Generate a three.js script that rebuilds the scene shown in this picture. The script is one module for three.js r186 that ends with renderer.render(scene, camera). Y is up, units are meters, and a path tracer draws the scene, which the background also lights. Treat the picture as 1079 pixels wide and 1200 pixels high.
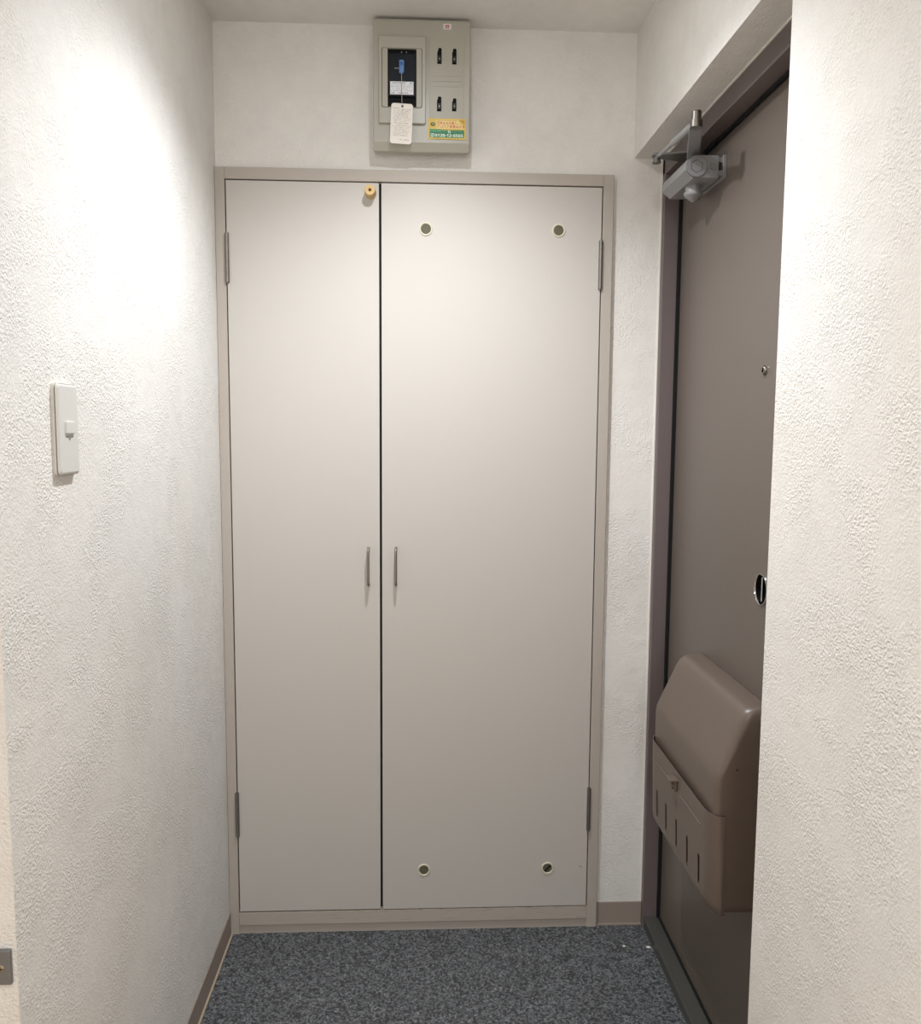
import * as THREE from 'three';
import { RoundedBoxGeometry } from 'three/addons/geometries/RoundedBoxGeometry.js';
import { mergeGeometries, toCreasedNormals, mergeVertices } from 'three/addons/utils/BufferGeometryUtils.js';
import { RectAreaLightUniformsLib } from 'three/addons/lights/RectAreaLightUniformsLib.js';
import { Brush, Evaluator, SUBTRACTION } from 'three-bvh-csg';

// ---------------------------------------------------------------- camera, lights, exposure
const scene = new THREE.Scene();
scene.background = new THREE.Color(0x000000);
const camera = new THREE.PerspectiveCamera(62.227, 1079 / 1200, 0.02, 30);
camera.position.set(-0.0068, 1.2924, 2.08);
camera.rotation.order = 'YXZ';
camera.rotation.set(-0.100578, -0.0481788, 0.007185);

const renderer = new THREE.WebGLRenderer({ antialias: true });
renderer.toneMapping = THREE.LinearToneMapping;
renderer.toneMappingExposure = 0.79;
renderer.shadowMap.enabled = true;
renderer.shadowMap.type = THREE.PCFSoftShadowMap;
RectAreaLightUniformsLib.init();

// the entry downlight: its beam, and the weaker all-round glow of its lens
const LAMP = [0.02, 2.193, 0.6], LAMP_COLOR = new THREE.Color(0.955, 0.985, 1.02);
const spot = new THREE.SpotLight(LAMP_COLOR, 5.2, 0, 1.18, 0.62, 2);
spot.position.set(...LAMP);
spot.target.position.set(LAMP[0], 0, LAMP[2]);
spot.castShadow = true; spot.shadow.radius = 1.2; spot.shadow.mapSize.set(2048, 2048); spot.shadow.bias = -0.0004;
scene.add(spot, spot.target);
const lens = new THREE.RectAreaLight(LAMP_COLOR, 620, 0.036, 0.036);
lens.position.set(LAMP[0], LAMP[1] + 0.004, LAMP[2]); lens.lookAt(LAMP[0], 0, LAMP[2]);
scene.add(lens);
// behind the camera: the hall's flush ceiling lamp, and a frosted glass door to a lit room
const HALL = [-0.2, 2.15, 2.2], HALL_SIZE = 0.42, HALL_COLOR = new THREE.Color(0.975, 0.99, 1.01);
const hall = new THREE.RectAreaLight(HALL_COLOR, 21.0, HALL_SIZE, HALL_SIZE);
hall.position.set(...HALL); hall.lookAt(HALL[0], 0, HALL[2]);
scene.add(hall);
const GLASS = [-0.25, 1.35, 0.62, 1.20];              // centre x, centre y, width, height
const glow = new THREE.RectAreaLight(HALL_COLOR, 11.5, GLASS[2], GLASS[3]);
glow.position.set(GLASS[0], GLASS[1], 4.96); glow.lookAt(GLASS[0], GLASS[1], 0);
scene.add(glow);

// ---------------------------------------------------------------- sizes of the place (metres)
const XL = -0.4864, XR = 0.5036, H = 2.2169, SOFFIT = 1.9331, ZN = 0.8717, XF = 0.573, XD = 0.616, ZL = 1.1008;
const FZ = 0.0156;                                  // front of the cabinet frame
const GL = -0.4614, GR = 0.4263, GC = -0.1016, GT = 1.8607, GB = 0.0610, OR = 0.4528, OT = 1.8892;
const XHALL = -1.7, ZHALL = 5.0;

// ---------------------------------------------------------------- helpers
let seed = 20240611;
const rnd = () => { seed = (seed * 1664525 + 1013904223) >>> 0; return seed / 4294967296; };
const hash = (x, y, s) => { let h = (x * 374761393 + y * 668265263 + s * 2147483647) | 0; h = Math.imul(h ^ (h >>> 13), 1274126177); return ((h ^ (h >>> 16)) >>> 0) / 4294967295; };
function vnoise(u, v, n, s) {                        // tiling value noise, n cells across the tile
  const x = u * n, y = v * n, xi = Math.floor(x), yi = Math.floor(y);
  let fx = x - xi, fy = y - yi; fx = fx * fx * (3 - 2 * fx); fy = fy * fy * (3 - 2 * fy);
  const w = (k) => ((k % n) + n) % n;
  const a = hash(w(xi), w(yi), s), b = hash(w(xi + 1), w(yi), s), c = hash(w(xi), w(yi + 1), s), d = hash(w(xi + 1), w(yi + 1), s);
  return a + (b - a) * fx + (c - a) * fy + (a - b - c + d) * fx * fy;
}
const creased = (g, a) => { g.scale(1000, 1000, 1000); g = toCreasedNormals(g, a); g.scale(0.001, 0.001, 0.001); return g; };   // in millimetres, so that near points stay apart
const used = new Map();
function numbered(name) {
  const n = used.get(name) || 0; used.set(name, n + 1);
  return n ? name + '_' + String(n).padStart(3, '0') : name;
}
function worldUV(g) {                                // uv in metres from the dominant axis of each face
  g = g.index ? g.toNonIndexed() : g;
  const p = g.attributes.position, uv = new Float32Array(p.count * 2);
  const A = new THREE.Vector3(), B = new THREE.Vector3(), C = new THREE.Vector3();
  for (let i = 0; i < p.count; i += 3) {
    A.fromBufferAttribute(p, i); B.fromBufferAttribute(p, i + 1); C.fromBufferAttribute(p, i + 2);
    const n = B.clone().sub(A).cross(C.clone().sub(A)), ax = Math.abs(n.x), ay = Math.abs(n.y), az = Math.abs(n.z);
    [A, B, C].forEach((q, k) => {
      const [u, v] = ax >= ay && ax >= az ? [q.z, q.y] : ay >= az ? [q.x, q.z] : [q.x, q.y];
      uv[(i + k) * 2] = u; uv[(i + k) * 2 + 1] = v;
    });
  }
  g.setAttribute('uv', new THREE.BufferAttribute(uv, 2));
  return g;
}
const clean = (g) => { g = g.index ? g.toNonIndexed() : g; for (const k of Object.keys(g.attributes)) if (!['position', 'normal', 'uv'].includes(k)) g.deleteAttribute(k); return g; };
const merge = (...gs) => gs.length === 1 ? clean(gs[0]) : mergeGeometries(gs.map(clean));
const box = (x0, x1, y0, y1, z0, z1) => { const g = new THREE.BoxGeometry(x1 - x0, y1 - y0, z1 - z0); g.translate((x0 + x1) / 2, (y0 + y1) / 2, (z0 + z1) / 2); return worldUV(g); };
const rbox = (x0, x1, y0, y1, z0, z1, r = 0.002, s = 2) => { const g = new RoundedBoxGeometry(x1 - x0, y1 - y0, z1 - z0, s, r); g.translate((x0 + x1) / 2, (y0 + y1) / 2, (z0 + z1) / 2); return worldUV(g); };
const cyl = (r0, r1, h, axis, x, y, z, n = 32) => { const g = new THREE.CylinderGeometry(r1, r0, h, n); if (axis === 'z') g.rotateX(Math.PI / 2); if (axis === 'x') g.rotateZ(Math.PI / 2); g.translate(x, y, z); return g; };
function lathe(pts, axis, x, y, z, n = 36) {         // pts [radius, along]
  if (axis !== 'y') pts = [...pts].reverse();
  const g = new THREE.LatheGeometry(pts.map(([r, a]) => new THREE.Vector2(Math.max(r, 1e-5), a)), n);
  if (axis === 'z') g.rotateX(Math.PI / 2);
  if (axis === '-x') g.rotateZ(Math.PI / 2);
  g.translate(x, y, z); return creased(g, 0.6);
}
function roundRect(x0, x1, y0, y1, r, T = THREE.Shape) {
  const s = new T(); s.moveTo(x0 + r, y0); s.lineTo(x1 - r, y0); s.absarc(x1 - r, y0 + r, r, -Math.PI / 2, 0); s.lineTo(x1, y1 - r); s.absarc(x1 - r, y1 - r, r, 0, Math.PI / 2);
  s.lineTo(x0 + r, y1); s.absarc(x0 + r, y1 - r, r, Math.PI / 2, Math.PI); s.lineTo(x0, y0 + r); s.absarc(x0 + r, y0 + r, r, Math.PI, Math.PI * 1.5); return s;
}
function plate(shape, z0, z1, bevel = 0.0008) {      // extruded along z between z0 and z1
  const g = new THREE.ExtrudeGeometry(shape, { depth: z1 - z0 - (bevel ? 2 * bevel : 0), bevelEnabled: bevel > 0, bevelThickness: bevel, bevelSize: bevel, bevelOffset: -bevel, bevelSegments: 2, curveSegments: 10 });
  g.translate(0, 0, z0 + bevel); return g;
}
const fitUV = (g, x0, x1, y0, y1) => { const p = g.attributes.position, u = g.attributes.uv; for (let i = 0; i < p.count; i++) u.setXY(i, (p.getX(i) - x0) / (x1 - x0), (p.getY(i) - y0) / (y1 - y0)); return g; };

function thing(name, label, category, base) {        // a Group at the thing's base; its parts are added below it
  const o = new THREE.Group(); o.name = numbered(name); o.position.set(...base); o.userData = { label, category }; scene.add(o); return o;
}
const rootOf = (o) => { while (o.parent && o.parent !== scene) o = o.parent; return o; };
function part(name, geo, mat, parent, label) {       // geo in room coordinates
  const r = rootOf(parent).position; geo.translate(-r.x, -r.y, -r.z);
  const m = new THREE.Mesh(geo, mat); m.name = name; if (label) m.userData.label = label; parent.add(m); return m;
}
function struct(name, geo, mat) { const m = new THREE.Mesh(geo, mat); m.name = name; m.userData.kind = 'structure'; scene.add(m); return m; }

// ---------------------------------------------------------------- textures
function dataTex(n, fill, srgb, metres) {
  const d = new Uint8Array(n * n * 4);
  for (let y = 0; y < n; y++) for (let x = 0; x < n; x++) { const c = fill(x / n, y / n, x, y), i = (y * n + x) * 4; d[i] = c[0]; d[i + 1] = c[1]; d[i + 2] = c[2]; d[i + 3] = 255; }
  const t = new THREE.DataTexture(d, n, n); t.wrapS = t.wrapT = THREE.RepeatWrapping; t.magFilter = THREE.LinearFilter; t.minFilter = THREE.LinearMipmapLinearFilter; t.generateMipmaps = true;
  if (srgb) t.colorSpace = THREE.SRGBColorSpace;
  t.repeat.set(1 / metres, 1 / metres); t.needsUpdate = true; return t;
}
const sm = (a, b, x) => { const t = Math.min(1, Math.max(0, (x - a) / (b - a))); return t * t * (3 - 2 * t); };
// wallpaper embossed like trowelled plaster: crumbly patches, smooth patches, a few drag marks
const WN = 1024, WM = 0.72, wallH = new Float32Array(WN * WN);
for (let y = 0; y < WN; y++) for (let x = 0; x < WN; x++) {
  const u = x / WN, v = y / WN;
  const wx = u + 0.012 * (vnoise(u, v, 24, 1) - 0.5) + 0.004 * (vnoise(u, v, 90, 2) - 0.5), wy = v + 0.012 * (vnoise(u, v, 24, 3) - 0.5) + 0.004 * (vnoise(u, v, 90, 4) - 0.5);
  const patch = 0.25 + 0.75 * sm(0.28, 0.62, 0.6 * vnoise(u, v, 9, 5) + 0.4 * vnoise(u, v, 22, 6));
  const ridge = 1 - Math.abs(2 * vnoise(wx, wy, 170, 7) - 1), ridge2 = 1 - Math.abs(2 * vnoise(wx, wy, 290, 8) - 1);
  const fine = vnoise(u, v, 340, 9), finer = vnoise(u, v, 480, 10);
  wallH[y * WN + x] = 0.34 * patch * (ridge * ridge * ridge * 0.75 + ridge2 * ridge2 * 0.6 + 0.55 * fine) + 0.18 * vnoise(wx, wy, 40, 11) + 0.14 * fine + 0.10 * finer;
}
for (let k = 0; k < 420; k++) {                       // drag marks of the trowel
  let x = rnd() * WN, y = rnd() * WN, a = rnd() * Math.PI * 2; const len = 12 + rnd() * 60, s = 0.1 + 0.16 * rnd();
  for (let i = 0; i < len; i++) {
    a += (rnd() - 0.5) * 0.25; x += Math.cos(a); y += Math.sin(a);
    const t = Math.sin(Math.PI * i / len);
    for (let q = -1; q <= 1; q++) { const X = ((Math.round(x - Math.sin(a) * q * 1.2) % WN) + WN) % WN, Y = ((Math.round(y + Math.cos(a) * q * 1.2) % WN) + WN) % WN; wallH[Y * WN + X] += s * t * (q === 0 ? 0.55 : q < 0 ? 0.3 : -0.25) * 0.8; }
  }
}
const wallBump = dataTex(WN, (u, v, x, y) => { const h = Math.max(0, Math.min(255, 255 * wallH[y * WN + x])); return [h, h, h]; }, false, WM);
const wallMap = dataTex(512, (u, v) => {             // faint grain of the print
  const m = 0.5 * vnoise(u, v, 7, 21) + 0.3 * vnoise(u, v, 31, 22) + 0.2 * vnoise(u, v, 120, 23), w = vnoise(u, v, 5, 24);
  const k = 0.965 + 0.06 * m; return [Math.min(255, 236 * k), Math.min(255, (232.5 + 1.5 * w) * k), Math.min(255, (226 + 4 * w) * k)];
}, true, 0.9);
// sheet vinyl with dark, grey and pale chips
const floorMap = dataTex(1024, (u, v, x, y) => {
  const a = vnoise(u, v, 300, 31), b = vnoise(u, v, 260, 32), c = vnoise(u, v, 400, 33), big = vnoise(u, v, 6, 34);
  let l = 90 + 30 * (a - 0.5) + 8 * (big - 0.5);
  if (b > 0.64) l = 46 + 26 * a; else if (c > 0.72) l = 126 + 36 * a; else if (b < 0.28) l = 108 + 18 * c;
  l *= 0.95; const t = hash(x >> 2, y >> 2, 35);
  return [l * 0.965, l * 0.995, l * (1.0 + 0.06 * t)];
}, true, 1.0);
const floorBump = dataTex(512, (u, v) => { const l = 255 * (0.6 * vnoise(u, v, 160, 36) + 0.4 * vnoise(u, v, 60, 37)); return [l, l, l]; }, false, 1.0);
const paintBump = dataTex(256, (u, v) => { const l = 255 * (0.5 * vnoise(u, v, 10, 41) + 0.5 * vnoise(u, v, 60, 42)); return [l, l, l]; }, false, 0.25);

// ---------------------------------------------------------------- materials
const std = (o) => new THREE.MeshStandardMaterial(o);
const M = {
  wallpaper: std({ map: wallMap, bumpMap: wallBump, bumpScale: 0.0020, roughness: 0.88 }),
  ceiling: std({ map: wallMap, bumpMap: wallBump, bumpScale: 0.0007, roughness: 0.9 }),
  caulk: std({ color: 0xece8df, roughness: 0.7 }),
  floor: std({ map: floorMap, bumpMap: floorBump, bumpScale: 0.0003, roughness: 0.5 }),
  wood: std({ color: 0xc8a77e, roughness: 0.5 }),
  base: std({ color: 0x9a8d83, roughness: 0.6 }),
  toe: std({ color: 0xb9a893, roughness: 0.6 }),
  cabFrame: std({ color: 0xb7aea4, roughness: 0.5, bumpMap: paintBump, bumpScale: 0.0001 }),
  cabInside: std({ color: 0x14110e, roughness: 0.9 }),
  ironDoor: std({ color: 0x6a6059, roughness: 0.38, bumpMap: paintBump, bumpScale: 0.00012 }),
  ironFrame: std({ color: 0x6c6160, roughness: 0.42 }),
  mailbox: std({ color: 0x6c5f56, roughness: 0.36, bumpMap: paintBump, bumpScale: 0.00008 }),
  sill: std({ color: 0x6b6b66, roughness: 0.42, metalness: 0.6 }),
  steel: std({ color: 0x9a9790, roughness: 0.28, metalness: 1 }),
  hinge: std({ color: 0x8e8a86, roughness: 0.38, metalness: 0.9 }),
  cupInside: std({ color: 0x3c3d40, roughness: 0.3, metalness: 0.9 }),
  chrome: std({ color: 0xd6d6d6, roughness: 0.12, metalness: 1 }),
  closer: std({ color: 0x9a9a9b, roughness: 0.42, metalness: 0.35 }),
  closerDark: std({ color: 0x63625d, roughness: 0.5, metalness: 0.4 }),
  black: new THREE.MeshPhysicalMaterial({ color: 0x060607, roughness: 0.6, specularIntensity: 0.35 }),
  gasket: std({ color: 0x050505, roughness: 0.9 }),
  board: std({ color: 0xb3b1a5, roughness: 0.34 }),
  boardInner: std({ color: 0xb0ada0, roughness: 0.4 }),
  breaker: std({ color: 0x0f1013, roughness: 0.45 }),
  breakerFront: new THREE.MeshPhysicalMaterial({ color: 0x10161f, roughness: 0.5, specularIntensity: 0.5 }),
  blue: std({ color: 0x5d86bd, roughness: 0.4 }),
  blueDark: std({ color: 0x2f5f9d, roughness: 0.4 }),
  string: std({ color: 0xb9b6ae, roughness: 0.8 }),
  switchPlate: std({ color: 0xd8d7d2, roughness: 0.35 }),
  switchFrame: std({ color: 0xcdc8be, roughness: 0.45 }),
  switchMark: std({ color: 0x8b847a, roughness: 0.6 }),
  rubber: std({ color: 0xd2b27c, roughness: 0.6 }),
  vent: std({ color: 0xd9d3bd, roughness: 0.4 }),
  ventNet: std({ color: 0x6f6c58, roughness: 0.75 }),
  latch: std({ color: 0x83878b, roughness: 0.35, metalness: 0.5 }),
  brass: std({ color: 0xc9c0a8, roughness: 0.3, metalness: 1 }),
  scrap: std({ color: 0xe8e6e0, roughness: 0.8 }),
  glass: std({ color: 0x0c0d10, roughness: 0.08 }),
  lampGlow: std({ color: 0xffffff, emissive: new THREE.Color(1, 0.96, 0.9), emissiveIntensity: 1.5, roughness: 0.5 }),
  lampTrim: std({ color: 0xeeece6, roughness: 0.4 }),
};

// ---------------------------------------------------------------- the room shell
struct('floor', box(XL - 0.12, 0.70, -0.08, 0, -0.12, ZL + 0.02), M.floor);
struct('floor_hall', box(XHALL - 0.12, 0.70, -0.08, 0.04, ZL + 0.02, ZHALL + 0.12), M.wood);
struct('ceiling', box(XHALL - 0.12, 0.75, H, H + 0.1, -0.12, ZHALL + 0.12), M.ceiling);
struct('wall_back', box(XL - 0.12, XF, 0, H, -0.12, 0), M.wallpaper);
struct('wall_left', merge(box(XL - 0.12, XL, 0, H, 0, ZL), box(XHALL, XL - 0.12, 0, H, ZL - 0.12, ZL)), M.wallpaper);
struct('wall_right', merge(box(XR, XF, SOFFIT, H, 0, ZN), box(XF, 0.75, 1.95, H, -0.12, ZN), box(XR, 0.75, 0, H, ZN, ZHALL)), M.wallpaper);
struct('wall_hall_left', box(XHALL - 0.12, XHALL, 0, H, ZL - 0.12, ZHALL), M.wallpaper);
struct('wall_hall_end', box(XHALL - 0.12, 0.75, 0, H, ZHALL, ZHALL + 0.12), M.wallpaper);
{
  const [gx, gy, gw, gh] = GLASS, d2 = new THREE.Group(); d2.name = 'door_2'; d2.position.set(gx, 0, ZHALL); d2.userData = { kind: 'structure' }; scene.add(d2);
  part('door_frame', merge(rbox(gx - gw / 2 - 0.1, gx - gw / 2, 0.04, 2.05, ZHALL - 0.03, ZHALL, 0.003), rbox(gx + gw / 2, gx + gw / 2 + 0.1, 0.04, 2.05, ZHALL - 0.03, ZHALL, 0.003), rbox(gx - gw / 2, gx + gw / 2, gy + gh / 2, 2.05, ZHALL - 0.03, ZHALL, 0.003), rbox(gx - gw / 2, gx + gw / 2, 0.04, gy - gh / 2, ZHALL - 0.03, ZHALL, 0.003)), M.wood, d2);
  part('frosted_pane', rbox(gx - gw / 2, gx + gw / 2, gy - gh / 2, gy + gh / 2, ZHALL - 0.018, ZHALL - 0.006, 0.001), M.lampGlow, d2);
}
struct('wall_outside', box(0.72, 0.75, 0, 1.95, -0.12, ZN), M.gasket);
struct('trim_1', merge(box(XF - 0.0025, XF, SOFFIT - 0.0025, SOFFIT, 0, ZN), box(XF - 0.0025, XF, 0.062, SOFFIT, 0, 0.0025)), M.caulk);

const bl = struct('baseboard_left', merge(rbox(XL, XL + 0.0035, -0.002, 0.0615, FZ, ZL, 0.0012)), M.base);
{ const t = new THREE.Mesh(rbox(XL + 0.002, XL + 0.0075, -0.001, 0.0035, FZ, ZL, 0.0012), M.toe); t.name = 'toe'; bl.add(t); }
struct('baseboard_back', merge(rbox(OR, XF, -0.002, 0.0615, 0, 0.0035, 0.0012), rbox(OR, XF, -0.001, 0.004, 0.001, 0.008, 0.0012)), M.base);

// ---------------------------------------------------------------- entry door with its steel frame
const door = new THREE.Group(); door.name = 'door_1'; door.position.set(XD, 0, 0.44); door.userData = { kind: 'structure' }; scene.add(door);
{
  const far = rbox(XF, 0.70, 0, 1.93, -0.06, 0.02, 0.003), near = rbox(XF, 0.70, 0, 1.93, ZN - 0.02, ZN + 0.04, 0.003), head = rbox(XF, 0.70, 1.892, 1.948, -0.02, ZN, 0.003);
  part('door_frame', merge(far, near, head), M.ironFrame, door);
  const sill = rbox(0.5765, 0.70, -0.002, 0.0305, 0.012, ZN - 0.01, 0.002);
  part('door_sill', merge(sill, rbox(0.5735, 0.578, 0.0275, 0.031, 0.012, ZN - 0.01, 0.001)), M.sill, door);
  part('gasket', merge(box(0.6085, 0.66, 0.0305, 1.8925, 0.0195, 0.0280), box(0.6095, 0.66, 1.8855, 1.8925, 0.02, ZN - 0.02), box(0.6105, 0.66, 0.0300, 0.0330, 0.02, ZN - 0.02)), M.gasket, door);
  const LY = 1.0006, LZ = 0.5840, cutter = new Evaluator(); cutter.attributes = ['position', 'normal', 'uv'];
  const slab = new Brush(rbox(XD, 0.66, 0.0325, 1.886, 0.0275, ZN - 0.027, 0.0025)), bore = new Brush(cyl(0.0283, 0.0283, 0.04, 'x', XD, LY, LZ, 48)); slab.updateMatrixWorld(); bore.updateMatrixWorld();
  part('door_leaf', clean(cutter.evaluate(slab, bore, SUBTRACTION).geometry), M.ironDoor, door);
  // peephole
  part('peephole', merge(lathe([[0.0035, 0.001], [0.0042, 0.004], [0.0072, 0.0045], [0.0085, 0.0025], [0.009, 0]], '-x', XD, 1.3971, 0.5568), cyl(0.0036, 0.0036, 0.002, 'x', XD - 0.0008, 1.3971, 0.5568)), M.glass, door);
  part('peephole_ring', lathe([[0.0046, 0.003], [0.0052, 0.0052], [0.0072, 0.005], [0.009, 0.0025], [0.0092, -0.001]], '-x', XD, 1.3971, 0.5568), M.steel, door);
  // round lock: a chromed cup let into the leaf, with a thumb turn standing in it
  const cup = part('lock_cup', lathe([[0, -0.0165], [0.0225, -0.0165], [0.0250, -0.0140], [0.0266, 0.0010]], '-x', XD, LY, LZ, 48), M.cupInside, door);
  part('lock_ring', lathe([[0.0264, -0.001], [0.0268, 0.0018], [0.0276, 0.0034], [0.0286, 0.0032], [0.0292, 0.0]], '-x', XD, LY, LZ, 48), M.chrome, door);
  part('thumb_turn', rbox(XD - 0.0010, XD + 0.0160, LY - 0.0225, LY + 0.0225, LZ - 0.0020, LZ + 0.0020, 0.0012), M.chrome, cup);
}

// ---------------------------------------------------------------- built-in cabinet
const cabinet = thing('entry_cabinet', 'tall built-in pale greige cabinet with two full-height doors on the back wall', 'cabinet', [(XL + OR) / 2, 0, 0]);
{
  const stile = (x0, x1) => rbox(x0, x1, 0.001, OT, 0, FZ, 0.0015);
  part('frame_stile', stile(XL + 0.0005, GL - 0.0012), M.cabFrame, cabinet);
  part('frame_stile', stile(GR + 0.0012, OR), M.cabFrame, cabinet);
  part('frame_header', rbox(GL - 0.0012, GR + 0.0012, GT + 0.0012, OT, 0, FZ, 0.0015), M.cabFrame, cabinet);
  // bottom rail with rubbed, dirty paint, and the set-back kick board
  const c = document.createElement('canvas'); c.width = 1024; c.height = 64; const k = c.getContext('2d');
  k.fillStyle = '#b7aea3'; k.fillRect(0, 0, 1024, 64);
  for (let i = 0; i < 150; i++) { const x = 120 + 900 * Math.pow(rnd(), 0.7); k.strokeStyle = `rgba(${110 + rnd() * 30},${95 + rnd() * 25},${72 + rnd() * 20},${0.12 + 0.3 * rnd()})`; k.lineWidth = 0.6 + rnd() * 2; k.beginPath(); const y = rnd() < 0.5 ? rnd() * 10 : rnd() * 64; k.moveTo(x, y); k.lineTo(x + 4 + rnd() * 26, y + (rnd() - 0.5) * 6); k.stroke(); }
  const railMap = new THREE.CanvasTexture(c); railMap.colorSpace = THREE.SRGBColorSpace;
  const railMat = std({ map: railMap, roughness: 0.55 });
  part('bottom_rail', fitUV(rbox(GL - 0.0012, GR + 0.0012, 0.0245, GB - 0.0018, -0.01, FZ - 0.0008, 0.0015), GL, GR, 0.024, GB), railMat, cabinet);
  part('kick_board', box(GL - 0.0012, GR + 0.0012, 0.0005, 0.0245, -0.01, 0.0095), M.cabFrame, cabinet);
  part('inside', box(GL - 0.001, GR + 0.001, GB, GT, 0.0005, 0.0018), M.cabInside, cabinet);

  // doors: lacquered panels; the right one carries a small scuff
  const doorMat = (x0, x1, marks) => {
    const w = 256, h = 1024, cc = document.createElement('canvas'); cc.width = w; cc.height = h; const g = cc.getContext('2d');
    g.fillStyle = '#c6c1ba'; g.fillRect(0, 0, w, h);
    for (let i = 0; i < 2500; i++) { g.fillStyle = `rgba(${rnd() < 0.5 ? '225,220,212' : '170,162,150'},0.03)`; g.fillRect(rnd() * w, rnd() * h, 1 + rnd() * 2, 1 + rnd() * 2); }
    const P = (x, y) => [(x - x0) / (x1 - x0) * w, (GT - y) / (GT - GB) * h];
    for (const m of marks) { g.strokeStyle = m[0]; g.lineWidth = m[1]; g.beginPath(); m.slice(2).forEach((q, i) => g[i ? 'lineTo' : 'moveTo'](...P(...q))); g.stroke(); }
    const t = new THREE.CanvasTexture(cc); t.colorSpace = THREE.SRGBColorSpace;
    return new THREE.MeshPhysicalMaterial({ map: t, roughness: 0.4, bumpMap: paintBump, bumpScale: 0.00006 });
  };
  const leaf = (x0, x1, y0, y1, marks, label) => part('door', fitUV(rbox(x0, x1, y0, y1, 0.002, FZ, 0.0010), x0, x1, GB, GT), doorMat(x0, x1, marks), cabinet, label);
  const left = leaf(GL + 0.0014, GC - 0.0027, GB + 0.0016, GT - 0.0016, [], 'narrower left door');
  const right = leaf(GC + 0.0027, GR - 0.0014, GB + 0.0006, GT - 0.0016, [['#8d8074', 1.2, [0.404, 0.1685], [0.409, 0.1672], [0.412, 0.1652]]], 'wider right door with four round vents');
  const handle = (x, p) => {                           // bent steel bar
    const pts = [[x, 0.9955, FZ - 0.001], [x, 0.9955, FZ + 0.014], [x, 0.9925, FZ + 0.022], [x, 0.985, FZ + 0.0245], [x, 0.95, FZ + 0.0245], [x, 0.915, FZ + 0.0245], [x, 0.9075, FZ + 0.022], [x, 0.9045, FZ + 0.014], [x, 0.9045, FZ - 0.001]].map((q) => new THREE.Vector3(...q));
    part('handle', new THREE.TubeGeometry(new THREE.CatmullRomCurve3(pts, false, 'catmullrom', 0.35), 60, 0.0031, 12), M.steel, p);
  };
  handle(-0.1316, left); handle(-0.0648, right);
  const hinge = (x, y0, y1, p) => {                    // five-knuckle barrel and the edges of its two leaves
    const gs = [], n = 5, l = (y1 - y0) / n;
    for (let i = 0; i < n; i++) gs.push(cyl(0.0050, 0.0050, l - 0.0016, 'y', x, y0 + l * (i + 0.5), FZ + 0.0035, 16));
    gs.push(cyl(0.0038, 0.0038, y1 - y0 + 0.003, 'y', x, (y0 + y1) / 2, FZ + 0.0035, 12), box(x - 0.0045, x + 0.0045, y0, y1, FZ - 0.003, FZ + 0.002));
    part('hinge', merge(...gs), M.hinge, p);
  };
  hinge(-0.4592, 1.6255, 1.7378, left); hinge(-0.4612, 0.264, 0.3767, left);
  hinge(0.4238, 1.6226, 1.7355, right); hinge(0.4256, 0.2664, 0.3778, right);
  const vent = (x, y, torn) => {
    part('vent_ring', lathe([[0.0112, -0.009], [0.0116, 0.0006], [0.0128, 0.0022], [0.0146, 0.0024], [0.0158, 0.0014], [0.0162, -0.001]], 'z', x, y, FZ, 40), M.vent, right);
    const gs = [cyl(0.0122, 0.0122, 0.001, 'z', x, y, FZ - 0.001 + 0.0006, 32)];
    for (let i = -4; i <= 4; i++) { const r = Math.sqrt(0.0114 ** 2 - (i * 0.0026) ** 2); if (!(r > 0.001)) continue; gs.push(box(x + i * 0.0026 - 0.0005, x + i * 0.0026 + 0.0005, y - r, y + r, FZ, FZ + 0.0009), box(x - r, x + r, y + i * 0.0026 - 0.0005, y + i * 0.0026 + 0.0005, FZ, FZ + 0.0009)); }
    part('vent_net', merge(...gs), M.ventNet, right);
    if (torn) { const s = box(-0.0022, 0.0022, -0.0105, 0.0105, 0, 0.0008); s.rotateZ(-0.75); s.translate(x + 0.0005, y, FZ + 0.0008); part('vent_slit', s, M.gasket, right, 'dark slit in the lower right vent'); }
  };
  vent(0.0061, 1.7560); vent(0.3222, 1.7580); vent(0.0058, 0.1656); vent(0.3229, 0.1646, true);
  const st = part('door_stop', lathe([[0.0026, 0.012], [0.0034, 0.0295], [0.0052, 0.0306], [0.0112, 0.0303], [0.0122, 0.029], [0.0134, 0.001], [0.0134, -0.001]], 'z', -0.1240, 1.8354, FZ, 40), M.rubber, left, 'round tan rubber stop');
  part('screw', cyl(0.0027, 0.0027, 0.004, 'z', -0.1240, 1.8354, FZ + 0.013), M.closerDark, left);
}

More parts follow.
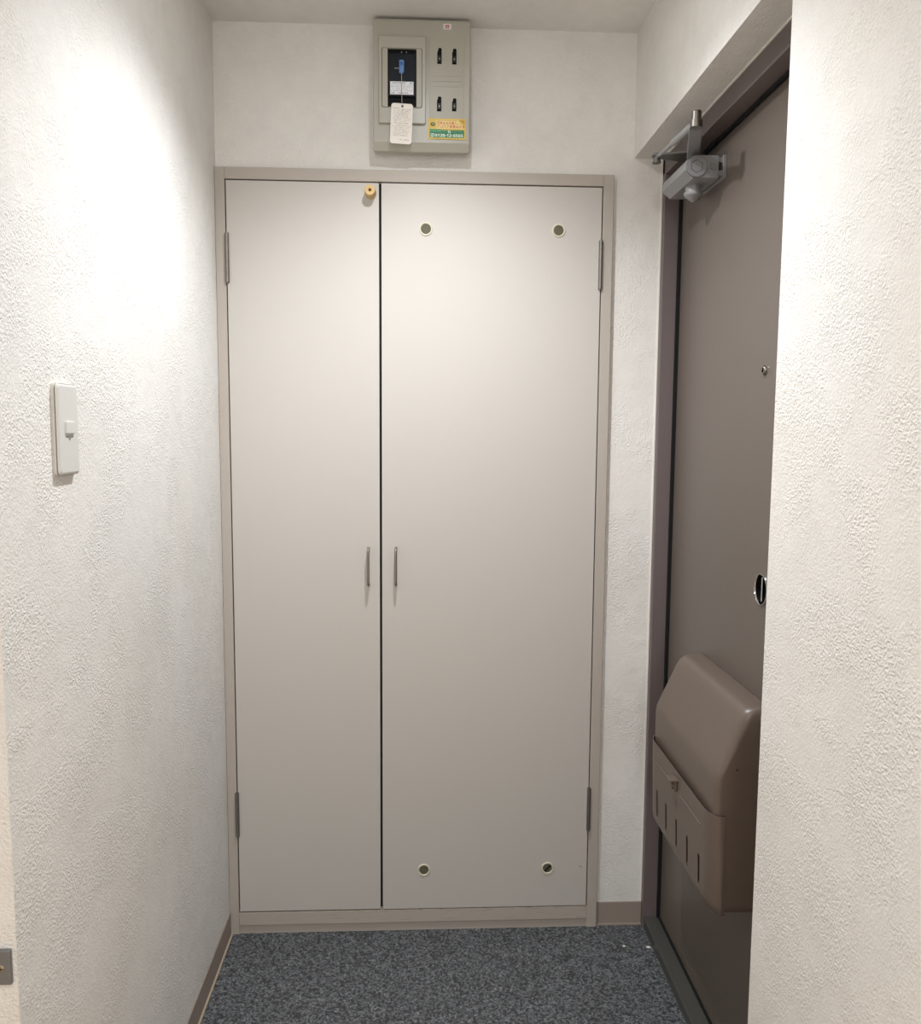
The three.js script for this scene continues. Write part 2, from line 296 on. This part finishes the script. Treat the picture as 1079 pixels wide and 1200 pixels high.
// ---------------------------------------------------------------- mailbox on the door
const mailbox = thing('mailbox', 'brown metal mailbox with a sloped hood fixed low on the entry door', 'mailbox', [XD, 0.41, 0.458]);
{
  const ZC = 0.458;
  // plan outline, depth d in front of the door, half width w, corner radii rz (across) and rd (deep)
  const plan = (d, w, rz, rd = rz, from = 0, foot = null) => {
    const p = []; if (foot !== null) p.push([-foot, from]);
    p.push([-w, from]);
    for (let i = 0; i <= 10; i++) { const a = Math.PI * i / 20; p.push([-w + rz - rz * Math.cos(a), d - rd + rd * Math.sin(a)]); }
    for (let i = 0; i <= 10; i++) { const a = Math.PI / 2 - Math.PI * i / 20; p.push([w - rz + rz * Math.cos(a), d - rd + rd * Math.sin(a)]); }
    p.push([w, from]); if (foot !== null) p.push([foot, from]);
    return p;
  };
  const loft = (rows, closeRing, closeLoop) => {
    const n = rows[0].length, pos = rows.flat(2), idx = [], R = rows.length, q = (i, j) => ((i % R) * n) + (j % n);
    for (let i = 0; i < (closeLoop ? R : R - 1); i++) for (let j = 0; j < (closeRing ? n : n - 1); j++) idx.push(q(i, j), q(i, j + 1), q(i + 1, j + 1), q(i, j), q(i + 1, j + 1), q(i + 1, j));
    const fan = (ring, flip) => { const c = pos.length / 3, m = ring.reduce((s, k) => [s[0] + pos[k * 3], s[1] + pos[k * 3 + 1], s[2] + pos[k * 3 + 2]], [0, 0, 0]).map((v) => v / ring.length); pos.push(...m); ring.forEach((k, i) => { const k2 = ring[(i + 1) % ring.length]; flip ? idx.push(c, k2, k) : idx.push(c, k, k2); }); };
    if (closeRing) { fan([...Array(n).keys()], true); fan([...Array(n).keys()].map((j) => (R - 1) * n + j), false); }
    else { fan([...Array(R).keys()].map((i) => i * n), false); fan([...Array(R).keys()].map((i) => i * n + n - 1), true); }
    const g = new THREE.BufferGeometry(); g.setAttribute('position', new THREE.Float32BufferAttribute(pos, 3)); g.setIndex(idx); g.computeVertexNormals();
    g.setAttribute('uv', new THREE.Float32BufferAttribute(new Float32Array(pos.length / 3 * 2), 2));
    return g;
  };
  const volume = (g) => { const p = g.attributes.position, ix = g.index; let v = 0; const a = new THREE.Vector3(), b = new THREE.Vector3(), c = new THREE.Vector3(); for (let i = 0; i < ix.count; i += 3) { a.fromBufferAttribute(p, ix.getX(i)); b.fromBufferAttribute(p, ix.getX(i + 1)); c.fromBufferAttribute(p, ix.getX(i + 2)); v += a.dot(b.cross(c)); } return v; };
  const outward = (g) => { if (volume(g) < 0) { const a = g.index.array; for (let i = 0; i < a.length; i += 3) [a[i + 1], a[i + 2]] = [a[i + 2], a[i + 1]]; g.computeVertexNormals(); } return g; };
  const to = (y) => ([z, d]) => [XD - d, y, ZC + z];
  const levels = [[0.420, 0.056, 0.186], [0.421, 0.078, 0.193], [0.426, 0.087, 0.1965], [0.436, 0.091, 0.197], [0.52, 0.0945, 0.197], [0.60, 0.0975, 0.197], [0.655, 0.098, 0.197], [0.670, 0.0977, 0.197], [0.679, 0.0964, 0.197], [0.687, 0.0936, 0.197], [0.70, 0.0885, 0.1965], [0.74, 0.0722, 0.195], [0.775, 0.058, 0.193], [0.786, 0.0528, 0.191], [0.7925, 0.0480, 0.1885], [0.797, 0.0415, 0.185], [0.799, 0.033, 0.181], [0.7985, 0.012, 0.177]];
  const body = outward(loft(levels.map(([y, d, w]) => plan(d, w, y > 0.66 ? Math.min(0.012 + (y - 0.66) * 0.09, d * 0.6) : 0.012).map(to(y))), true, false));
  const F = 0.107, W = 0.204, T = 0.0013, lean = (y) => (0.606 - y) * 0.031;
  const lip = (d, w, y) => plan(d - lean(y), w, 0.044, 0.020, 0.0805, 0.1962).map(to(y));
  const rows = [lip(F, W, 0.606), lip(F, W, 0.50), lip(F, W, 0.440), lip(F - 0.0012, W - 0.001, 0.428), lip(F - 0.005, W - 0.004, 0.4205), lip(F - 0.009, W - 0.0058, 0.4175), lip(F - 0.011, W - 0.0065, 0.4175), lip(F - T - 0.004, W - T, 0.43), lip(F - T, W - T, 0.45), lip(F - T, W - T, 0.606)].map((row) => row);
  const pocket = outward(loft(rows, false, true));
  const slots = [0.3195, 0.3860, 0.4580, 0.5280, 0.5970].map((z) => { const g = new RoundedBoxGeometry(0.06, 0.063, 0.0105, 3, 0.004); g.translate(XD - F + 0.018, 0.4735, z); return g; });
  const well = [new RoundedBoxGeometry(0.12, 0.085, 0.32, 2, 0.004).translate(XD - 0.10, 0.4735, ZC)];
  const ev = new Evaluator(); ev.attributes = ['position', 'normal', 'uv'];
  const cut = (g, tools) => { let b = new Brush(g); b.updateMatrixWorld(); for (const s of tools) { const c = new Brush(s.clone()); c.updateMatrixWorld(); b = ev.evaluate(b, c, SUBTRACTION); } return creased(clean(b.geometry), 0.7); };
  part('hood', cut(body, well), M.mailbox, mailbox);
  const bead = (z0, z1, y) => { const g = new THREE.CapsuleGeometry(0.0022, z1 - z0, 4, 10); g.rotateX(Math.PI / 2); g.translate(XD - F + lean(y) + 0.0006, y, ZC + (z0 + z1) / 2); return g; };
  const pk = part('collecting_tray', merge(cut(pocket, slots), bead(-0.150, -0.028, 0.5665), bead(0.028, 0.150, 0.5665)), M.mailbox, mailbox);
  const l1 = rbox(XD - F - 0.016, XD - F + 0.002, 0.588, 0.5925, ZC - 0.013, ZC + 0.013, 0.0018), l2 = rbox(XD - F - 0.005, XD - F + 0.001, 0.566, 0.590, ZC - 0.009, ZC + 0.009, 0.002), l3 = cyl(0.006, 0.007, 0.010, 'x', XD - F - 0.003, 0.574, ZC - 0.004);
  part('latch', merge(l1, l2, l3), M.mailbox, pk);
  part('rivet', cyl(0.0016, 0.0016, 0.001, 'z', XD - 0.06, 0.69, ZC + 0.1968), M.gasket, mailbox);
}

// ---------------------------------------------------------------- door closer
const closer = thing('door_closer', 'grey metal door closer with folded arm at the top of the entry door', 'door closer', [XD, 1.80, 0.23]);
{
  const z0 = 0.148, z1 = 0.316, y0 = 1.8005, y1 = 1.8455, x0 = 0.531, x1 = 0.6005;
  // body: extruded octagonal bar along the door
  const s = new THREE.Shape(); const P = [[x0, y0 + 0.014], [x0 + 0.018, y0], [x1, y0], [x1, y1], [x0 + 0.022, y1], [x0 + 0.004, y1 - 0.010], [x0, y1 - 0.020]];
  P.forEach(([x, y], i) => s[i ? 'lineTo' : 'moveTo'](x, y)); s.closePath();
  const bar = new THREE.ExtrudeGeometry(s, { depth: z1 - z0 - 0.003, bevelEnabled: true, bevelThickness: 0.0015, bevelSize: 0.0015, bevelOffset: -0.0015, bevelSegments: 2 }); bar.translate(0, 0, z0 + 0.0015);
  const bodyM = part('body', bar, M.closer, closer);
  part('mounting_plate', merge(rbox(x1 + 0.008, XD, y0 + 0.001, y1 + 0.001, z0 - 0.02, z1 + 0.002, 0.001), box(x1, x1 + 0.009, y0 + 0.006, y0 + 0.016, z0, z1 - 0.003), box(x1, x1 + 0.009, y1 - 0.013, y1 - 0.003, z0, z1 - 0.003)), M.closer, closer);
  const cx = 0.5545, cy = 1.8225;
  const ring = new THREE.Shape(); ring.absarc(cx, cy, 0.0213, 0, Math.PI * 2); const hole = new THREE.Path(); for (let i = 0; i < 6; i++) { const a = i * Math.PI / 3 + 0.5, q = [cx + 0.0135 * Math.cos(a), cy + 0.0135 * Math.sin(a)]; i ? hole.lineTo(...q) : hole.moveTo(...q); } hole.closePath(); ring.holes.push(hole);
  part('end_cap', merge(plate(ring, z1 + 0.0002, z1 + 0.0022, 0.0005), new THREE.CylinderGeometry(0.0122, 0.0122, 0.002, 6).rotateX(Math.PI / 2).rotateZ(0.5 + Math.PI / 6).translate(cx, cy, z1 + 0.0006)), M.closer, bodyM);
  part('end_rim', merge(cyl(0.0222, 0.0222, 0.0006, 'z', cx, cy, z1 + 0.0001, 48), cyl(0.0064, 0.0064, 0.0006, 'z', 0.5885, 1.8222, z1 + 0.0001, 24)), M.closerDark, bodyM);
  part('valve_screw', merge(cyl(0.0054, 0.0054, 0.0022, 'z', 0.5885, 1.8222, z1 + 0.0006, 24), ), M.closer, bodyM);
  part('valve_slot', box(-0.0045, 0.0045, -0.0005, 0.0005, 0, 0.0003).rotateZ(0.9).translate(0.5885, 1.8222, z1 + 0.0016), M.closerDark, bodyM);
  part('bottom_knob', lathe([[0.0001, -0.0315], [0.004, -0.0308], [0.0185, -0.0195], [0.0196, -0.0175], [0.0196, -0.0125], [0.0166, -0.0115], [0.0166, 0.001]], 'y', 0.570, y0, 0.250, 56), M.closer, bodyM);
  // arms
  const link = (a, b, w, h, ext = 0) => { const A = new THREE.Vector3(...a), B = new THREE.Vector3(...b), d = B.clone().sub(A), L = d.length() + 2 * ext; const g = worldUV(new RoundedBoxGeometry(w, h, L, 2, Math.min(w, h) * 0.3)); g.applyMatrix4(new THREE.Matrix4().lookAt(B, A, new THREE.Vector3(0, 1, 0)).setPosition(A.clone().add(B).multiplyScalar(0.5))); return g; };
  const root = [0.5645, 1.8560, 0.258], elbow = [0.5115, 1.8600, 0.438], pin = [0.4965, 1.8665, 0.224];
  part('main_arm', merge(link(root, elbow, 0.0255, 0.007, -0.004), cyl(0.012, 0.012, 0.014, 'y', root[0], 1.851, root[2])), M.closer, closer);
  part('elbow_joint', merge(cyl(0.0118, 0.0118, 0.0125, 'y', elbow[0], 1.8620, elbow[2]), cyl(0.0096, 0.0096, 0.0150, 'y', elbow[0], 1.8765, elbow[2]), cyl(0.0085, 0.0096, 0.0016, 'y', elbow[0], 1.8848, elbow[2])), M.steel, closer);
  const e2 = [elbow[0], 1.8655, elbow[2]], mid = e2.map((v, i) => v + (pin[i] - v) * 0.55);
  const tube = (a, b, r) => new THREE.TubeGeometry(new THREE.LineCurve3(new THREE.Vector3(...a), new THREE.Vector3(...b)), 2, r, 14);
  part('forearm', merge(tube(e2, mid, 0.0068), tube(e2.map((v, i) => v + (pin[i] - v) * 0.4), pin, 0.0040)), M.closer, closer);
  part('pin', merge(cyl(0.0075, 0.0075, 0.016, 'y', pin[0], 1.8640, pin[2]), cyl(0.0092, 0.0092, 0.003, 'y', pin[0], 1.8560, pin[2]), cyl(0.0085, 0.0085, 0.002, 'y', pin[0], 1.8730, pin[2])), M.closerDark, closer);
  const b = new THREE.Shape(); [[0.488, 0.216], [0.488, 0.232], [0.560, 0.258], [0.582, 0.246], [0.588, 0.190], [0.565, 0.190]].forEach(([x, z], i) => b[i ? 'lineTo' : 'moveTo'](x, z)); b.closePath();
  const br = new THREE.ExtrudeGeometry(b, { depth: 0.004, bevelEnabled: false }); br.rotateX(Math.PI / 2); br.translate(0, 1.8720, 0);
  part('bracket', merge(br, box(0.576, 0.590, 1.871, 1.892, 0.188, 0.214)), M.closerDark, closer);
  for (const [x, z] of [[0.5725, 0.204], [0.5735, 0.226]]) part('screw', cyl(0.0035, 0.0042, 0.0025, 'y', x, 1.8668, z, 12), M.steel, closer);
}

// ---------------------------------------------------------------- lettering for the electrical board
const canvasTex = (w, h, draw) => { const c = document.createElement('canvas'); c.width = w; c.height = h; const g = c.getContext('2d'); draw(g, w, h); const t = new THREE.CanvasTexture(c); t.colorSpace = THREE.SRGBColorSpace; t.anisotropy = 8; return t; };
// strokes on a 10 x 10 grid, two digits a point, strokes parted by blanks
const GLYPH = {
  den: '1181 1131 2022 1141 5150 8182 2232 6272 1545 1585 1595 4549 4989 8785', ki: '3010 2282 2464 1383 8388 8899 2648 5628', hiku: '1151 5154 5414 1417 1757 5759 5949 8089', koshi: '1242 3039 1545 1859 3799 5085 6389 8361 5258',
  no: '5254 5248 4828 2815 1524 2454 5477 7798 7859', o: '1363 4048 4828 2846 4686 8688 8858 7283', shi: '3037 3768 6888', ten: '2739', a: '1181 8164 4548 4829', n: '1233 1888 8893', pe: '1542 4288 7081', hen: '5051 1282 3225 6275 4245 3558 3678 7839 1995', kou: '1181 2272 2226 7276 2474 2676 5159 5919 4699',
  to: '3034 8324 2427 2788', ki2: '1373 1575 4066 2738 3878',
};
function write(g, names, x, y, size, color, lw) {
  g.strokeStyle = color; g.lineWidth = lw; g.lineCap = 'round';
  names.split(' ').forEach((nm, i) => (GLYPH[nm] || '').split(' ').forEach((s) => { if (s.length < 4) return; g.beginPath(); for (let k = 0; k + 1 < s.length; k += 2) g[k ? 'lineTo' : 'moveTo'](x + (i * 1.08 + s[k] / 10) * size, y + s[k + 1] / 10 * size); g.stroke(); }));
}
const tiny = (g, x0, x1, y, h, color, gap = 0.12) => { g.fillStyle = color; for (let x = x0; x < x1;) { const w = h * (0.5 + 0.6 * rnd()); if (rnd() > gap) { g.fillRect(x, y + h * 0.1, w * 0.9, h * 0.16); g.fillRect(x + w * 0.3 * rnd(), y, h * 0.16, h); if (rnd() < 0.6) g.fillRect(x, y + h * 0.75, w * 0.8, h * 0.16); if (rnd() < 0.5) g.fillRect(x + w * 0.7, y + h * 0.2, h * 0.14, h * 0.7); } x += w * 1.15; } };
const stickerTex = canvasTex(688, 400, (g, w, h) => {
  g.fillStyle = '#e3c04f'; g.fillRect(0, 0, w, h);
  g.fillStyle = '#f0d38a'; g.beginPath(); g.moveTo(150, 26); g.lineTo(560, 26); g.lineTo(660, 200); g.lineTo(150, 200); g.fill();
  g.fillStyle = '#c9a02c'; g.beginPath(); g.moveTo(560, 20); g.lineTo(670, 20); g.lineTo(670, 130); g.fill();
  tiny(g, 172, 520, 34, 14, '#a06a2c'); tiny(g, 570, 660, 40, 18, '#7c6418');
  write(g, 'den ki no o hiku koshi shi ten', 160, 62, 50, '#c0482c', 6); write(g, 'a n pe a hen kou no to ki2', 160, 126, 54, '#c0482c', 6);
  g.fillStyle = '#4c5a2a'; g.beginPath(); g.ellipse(86, 112, 44, 40, 0, 0, 7); g.fill(); g.fillStyle = '#b9a544'; g.beginPath(); g.ellipse(90, 104, 20, 15, 0, 0, 7); g.fill();   // plain round mark
  tiny(g, 250, 650, 202, 15, '#6e5a1c');
  g.fillStyle = '#1d7c4e'; g.fillRect(28, 222, 634, 146); g.fillStyle = '#2c9660'; g.fillRect(28, 206, 210, 44);
  tiny(g, 44, 230, 236, 14, '#bfe0c8'); tiny(g, 250, 380, 236, 14, '#8cc4a0'); g.fillStyle = '#d6ead8'; g.fillRect(366, 232, 46, 44); g.fillStyle = '#1d7c4e'; g.fillRect(378, 244, 22, 20); tiny(g, 430, 640, 244, 14, '#8cc4a0');
  g.fillStyle = '#dfeee2'; g.fillRect(48, 290, 62, 62); g.fillStyle = '#1d7c4e'; g.beginPath(); g.arc(66, 320, 13, 0, 7); g.arc(92, 320, 13, 0, 7); g.fill();
  g.fillStyle = '#f6fbf4'; g.font = 'bold 76px sans-serif'; g.textBaseline = 'alphabetic'; g.save(); g.translate(124, 350); const s = 522 / g.measureText('0120-12-6565').width; g.scale(s, 1); g.fillText('0120-12-6565', 0, 0); g.restore();
  tiny(g, 110, 560, 378, 14, '#6e5a1c');
});
const tagTex = canvasTex(392, 696, (g, w, h) => {
  g.fillStyle = '#efe9df'; g.fillRect(0, 0, w, h);
  tiny(g, 40, 150, 82, 13, '#4a4441', 0); tiny(g, 190, 350, 96, 13, '#5a524e');
  for (let i = 0; i < 17; i++) tiny(g, i % 5 === 0 ? 46 : 62, 300 + 60 * rnd(), 122 + i * 26.5, 12, i % 4 ? '#7b726b' : '#57504b', 0.25);
  tiny(g, 170, 350, 616, 17, '#4a4441', 0.05);
});
const breakerTex = canvasTex(320, 172, (g, w, h) => { g.fillStyle = '#e9ebef'; g.fillRect(0, 0, w, h); tiny(g, 24, 300, 10, 20, '#4e545c', 0.1); for (let i = 0; i < 4; i++) tiny(g, 14, 306, 42 + i * 24, 13, '#9aa0a8', 0.15); tiny(g, 14, 60, 144, 18, '#2e3238', 0); tiny(g, 96, 240, 146, 15, '#5a6068', 0.1); });
const markTex = canvasTex(128, 96, (g, w, h) => { g.fillStyle = '#ece6e2'; g.fillRect(0, 0, w, h); g.fillStyle = '#b5516b'; g.fillRect(34, 18, 60, 60); g.strokeStyle = '#ece6e2'; g.lineWidth = 6; g.beginPath(); g.moveTo(48, 40); g.lineTo(60, 30); g.lineTo(80, 40); g.moveTo(42, 52); g.lineTo(86, 52); g.moveTo(48, 66); g.lineTo(60, 60); g.lineTo(82, 66); g.stroke(); });
const letterTex = (ch) => canvasTex(64, 128, (g, w, h) => { g.fillStyle = '#0e0e10'; g.fillRect(0, 0, w, h); g.fillStyle = '#b9bcc2'; g.font = 'bold 44px sans-serif'; g.textAlign = 'center'; g.fillText(ch, w / 2, 82); });
const print = (tex) => std({ map: tex, roughness: 0.45 });

// ---------------------------------------------------------------- electrical distribution board
const board = thing('distribution_board', 'grey-beige household electrical breaker board high on the back wall', 'breaker box', [-0.005, 1.92, 0]);
{
  const B = 0.055;
  const s = new THREE.Shape(); [[0, 1.9345], [0.040, 1.9205], [0.0455, 1.9225], [B, 1.9405], [B, 2.2050], [B - 0.004, 2.2100], [0, 2.2100]].forEach(([z, y], i) => s[i ? 'lineTo' : 'moveTo'](z, y)); s.closePath();
  const g = new THREE.ExtrudeGeometry(s, { depth: 0.2215 - 0.006, bevelEnabled: true, bevelThickness: 0.003, bevelSize: 0.003, bevelOffset: -0.003, bevelSegments: 3 });
  g.rotateY(-Math.PI / 2); g.translate(0.1060 - 0.003, 0, 0);
  part('cover', g, M.board, board);
  // raised lid round the main breaker
  const lid = roundRect(-0.1018, 0.0046, 1.9790, 2.1684, 0.004); lid.holes.push(roundRect(-0.0951, -0.0041, 2.0138, 2.1426, 0.004, THREE.Path));
  part('breaker_lid', plate(lid, B - 0.001, B + 0.008, 0.0018), M.board, board);
  const inner = roundRect(-0.0944, -0.0048, 2.0145, 2.1419, 0.0036); inner.holes.push(roundRect(-0.0817, -0.0169, 2.0149, 2.1415, 0.0004, THREE.Path));
  part('lid_insert', plate(inner, B - 0.001, B + 0.0072, 0.0006), M.boardInner, board);
  const br = part('main_breaker', merge(rbox(-0.0815, -0.0171, 2.0152, 2.1412, B - 0.001, B + 0.0030, 0.0008)), M.black, board, 'black main breaker');
  part('breaker_face', merge(rbox(-0.0800, -0.0186, 2.0370, 2.1300, B + 0.002, B + 0.0095, 0.001), box(-0.0610, -0.0600, 2.068, 2.113, B + 0.0094, B + 0.0101), box(-0.0395, -0.0385, 2.068, 2.113, B + 0.0094, B + 0.0101)), M.breakerFront, br);
  part('switch_toggle', merge(rbox(-0.0560, -0.0442, 2.0850, 2.1140, B + 0.008, B + 0.018, 0.003, 3)), M.blue, br, 'blue toggle');
  part('toggle_mark', cyl(0.0042, 0.0042, 0.0006, 'z', -0.0501, 2.1050, B + 0.0182), M.blueDark, br);
  part('toggle_bar', box(-0.0660, -0.0560, 2.0970, 2.0985, B + 0.0094, B + 0.0100), M.string, br);
  for (const x of [-0.0505, -0.0395]) part('screw', cyl(0.0012, 0.0012, 0.001, 'z', x, 2.1352, B + 0.0031, 12), M.string, br);
  part('breaker_label', fitUV(rbox(-0.0762, -0.0232, 2.0410, 2.0692, B + 0.0092, B + 0.0099, 0.0003), -0.0762, -0.0232, 2.0410, 2.0692), print(breakerTex), br, 'white printed label');
  // panel of the four branch breakers
  part('branch_panel', plate(roundRect(0.0129, 0.0925, 1.9700, 2.1709, 0.003), B - 0.001, B + 0.0012, 0.0006), M.boardInner, board);
  const br4 = (x, y0, y1, ch, low) => {
    const w = 0.0050, f = B + 0.0014;
    const sh = new THREE.Shape(); [[x - w, y0], [x + w, y0], [x + w, y1 - 0.0015], [x + w * 0.6, y1], [x - w * 0.5, y1], [x - w * 0.7, y1 - 0.006], [x - w, y1 - 0.009]].forEach(([a, b], i) => sh[i ? 'lineTo' : 'moveTo'](a, b)); sh.closePath();
    const bk = part('branch_breaker', plate(sh, B, f, 0.0003), M.black, board);
    const lo = y0 + 0.0025, hi = low ? y0 + 0.0165 : y0 + 0.0165;
    part('toggle', fitUV(rbox(x - w * 0.72, x + w * 0.72, lo, hi, f - 0.001, f + 0.006, 0.0012), x - w * 0.72, x + w * 0.72, lo, hi), print(letterTex(ch)), bk);
  };
  br4(0.0355, 2.1129, 2.1475, 'A'); br4(0.0693, 2.1125, 2.1470, 'A'); br4(0.0353, 2.0092, 2.0418, 'B', true); br4(0.0697, 2.0101, 2.0386, 'A', true);
  // name slips under thin rims
  const rim = []; for (const [x0, x1] of [[0.0196, 0.0527], [0.0533, 0.0859]]) for (const [y0, y1] of [[2.0630, 2.0746], [2.0752, 2.0869]]) { const r = roundRect(x0, x1, y0, y1, 0.0004); r.holes.push(roundRect(x0 + 0.0007, x1 - 0.0007, y0 + 0.0007, y1 - 0.0007, 0.0003, THREE.Path)); rim.push(plate(r, B + 0.0010, B + 0.0019, 0.0001)); }
  part('name_slip_rim', merge(...rim), M.board, board);
  part('information_sticker', fitUV(plate(roundRect(0.0103, 0.0961, 1.9478, 1.9935, 0.0015), B + 0.0010, B + 0.0016, 0), 0.0103, 0.0961, 1.9478, 1.9935), print(stickerTex), board, 'yellow and green sticker with a telephone number');
  part('maker_sticker', fitUV(plate(roundRect(0.0440, 0.0619, 2.1885, 2.2005, 0.001), B - 0.0002, B + 0.0005, 0), 0.0440, 0.0619, 2.1885, 2.2005), print(markTex), board, 'small white sticker with a red square');
}
// the tag that hangs from the toggle by its thread
const tag = thing('paper_tag', 'white printed tag hanging by a thread from the blue breaker toggle', 'tag', [-0.0505, 1.93, 0.068]);
{
  const hw = 0.0246, hh = 0.0438;
  const s = roundRect(-hw, hw, -hh, hh, 0.006); const hole = new THREE.Path(); hole.absarc(0.0006, hh - 0.0062, 0.0026, 0, Math.PI * 2); s.holes.push(hole);
  const g = fitUV(plate(s, 0, 0.0005, 0), -hw, hw, -hh, hh);
  g.rotateX(0.02); g.rotateZ(-0.045); g.translate(-0.0506, 1.9758, 0.0690);
  part('card', g, print(tagTex), tag);
  const pts = [[-0.0500, 2.0870, 0.0735], [-0.0500, 2.0500, 0.0722], [-0.0486, 2.0120, 0.0706], [-0.0482, 2.0125, 0.0685]].map((p) => new THREE.Vector3(...p));
  part('thread', new THREE.TubeGeometry(new THREE.CatmullRomCurve3(pts), 20, 0.0006, 6), M.string, tag);
}

// ---------------------------------------------------------------- light switch on the left wall
const sw = thing('light_switch', 'white narrow light switch plate on the left wall', 'switch', [XL, 1.285, 0.911]);
{
  const zc = 0.9110, yc = 1.2845, hz = 0.0330, hy = 0.0615;
  const face = (z0, z1, y0, y1, r, t0, t1, bev) => { const g = plate(roundRect(-z1, -z0, y0, y1, r), t0, t1, bev); g.rotateY(Math.PI / 2); g.translate(XL, 0, 0); return g; };
  part('frame', face(zc - hz, zc + hz, yc - hy, yc + hy, 0.006, -0.001, 0.0040, 0.0010), M.switchFrame, sw);
  const p = part('plate', face(zc - hz + 0.001, zc + hz - 0.001, yc - hy + 0.001, yc + hy - 0.001, 0.007, 0.0038, 0.0092, 0.0036), M.switchPlate, sw);
  part('rocker', face(zc - 0.0140, zc + 0.0140, yc - 0.0055, yc + 0.0105, 0.0008, 0.008, 0.0118, 0.0008), M.switchPlate, p);
  const s = new THREE.Shape(); [[-0.012, 0], [0.012, 0], [0.012, -0.0022], [0.004, -0.0026], [0, -0.0065], [-0.004, -0.0026], [-0.012, -0.0022]].forEach(([x, y], i) => s[i ? 'lineTo' : 'moveTo'](x, y)); s.closePath();
  const m = plate(s, 0.0088, 0.0095, 0); m.rotateY(Math.PI / 2); m.translate(XL, yc - 0.0085, zc); part('mark', m, M.switchMark, p);
}

// ---------------------------------------------------------------- small plate on the near end of the left wall
const lp = thing('wall_catch', 'small grey metal plate with one screw near the end of the left wall', 'plate', [-0.503, 0.6476, ZL]);
part('plate', rbox(-0.5150, -0.4914, 0.6257, 0.6694, ZL, ZL + 0.0060, 0.0018, 3), M.latch, lp);
part('screw', merge(lathe([[0.0001, 0.0078], [0.0032, 0.0076], [0.0042, 0.006]], 'z', -0.5030, 0.6472, ZL, 20)), M.brass, lp);
part('screw_slot', merge(box(-0.5058, -0.5002, 0.6467, 0.6477, ZL + 0.0072, ZL + 0.0081), box(-0.5035, -0.5025, 0.6444, 0.6500, ZL + 0.0072, ZL + 0.0081)), M.gasket, lp);

// ---------------------------------------------------------------- two paper crumbs on the floor
for (const [x, z, r, label] of [[0.506, 0.098, 0.0032, 'tiny white paper crumb on the open floor by the door'], [0.5655, 0.105, 0.0045, 'tiny white paper scrap against the metal door sill']]) {
  const g = new THREE.IcosahedronGeometry(r, 1), p = g.attributes.position; for (let i = 0; i < p.count; i++) { const k = 0.75 + 0.5 * hash(Math.round(p.getX(i) * 1e5), Math.round(p.getZ(i) * 1e5), 3); p.setXYZ(i, p.getX(i) * k * 1.3, p.getY(i) * 0.35, p.getZ(i) * k); } g.computeVertexNormals(); g.translate(x, r * 0.3, z);
  const m = new THREE.Mesh(g, M.scrap); m.name = numbered('paper_crumb'); m.userData = { label, category: 'litter' }; scene.add(m);
}

// ---------------------------------------------------------------- lamps (above and behind the view)
const dl = thing('downlight', 'round recessed downlight in the entry ceiling', 'lamp', [LAMP[0], H, LAMP[2]]);
part('trim_ring', lathe([[0.045, 0.0], [0.046, -0.012], [0.050, -0.016], [0.066, -0.010], [0.068, 0.0]], 'y', LAMP[0], H, LAMP[2]), M.lampTrim, dl);
part('lens', cyl(0.045, 0.045, 0.004, 'y', LAMP[0], H - 0.008, LAMP[2]), M.lampGlow, dl);
const fl = thing('ceiling_lamp', 'square flush ceiling lamp in the hall', 'lamp', [HALL[0], H, HALL[2]]);
part('housing', rbox(HALL[0] - 0.23, HALL[0] + 0.23, H - 0.05, H, HALL[2] - 0.23, HALL[2] + 0.23, 0.01), M.lampTrim, fl);
part('diffuser', rbox(HALL[0] - 0.21, HALL[0] + 0.21, H - 0.062, H - 0.045, HALL[2] - 0.21, HALL[2] + 0.21, 0.004), M.lampGlow, fl);

scene.traverse((o) => { if (o.isMesh) { o.castShadow = true; o.receiveShadow = true; } });
renderer.render(scene, camera);
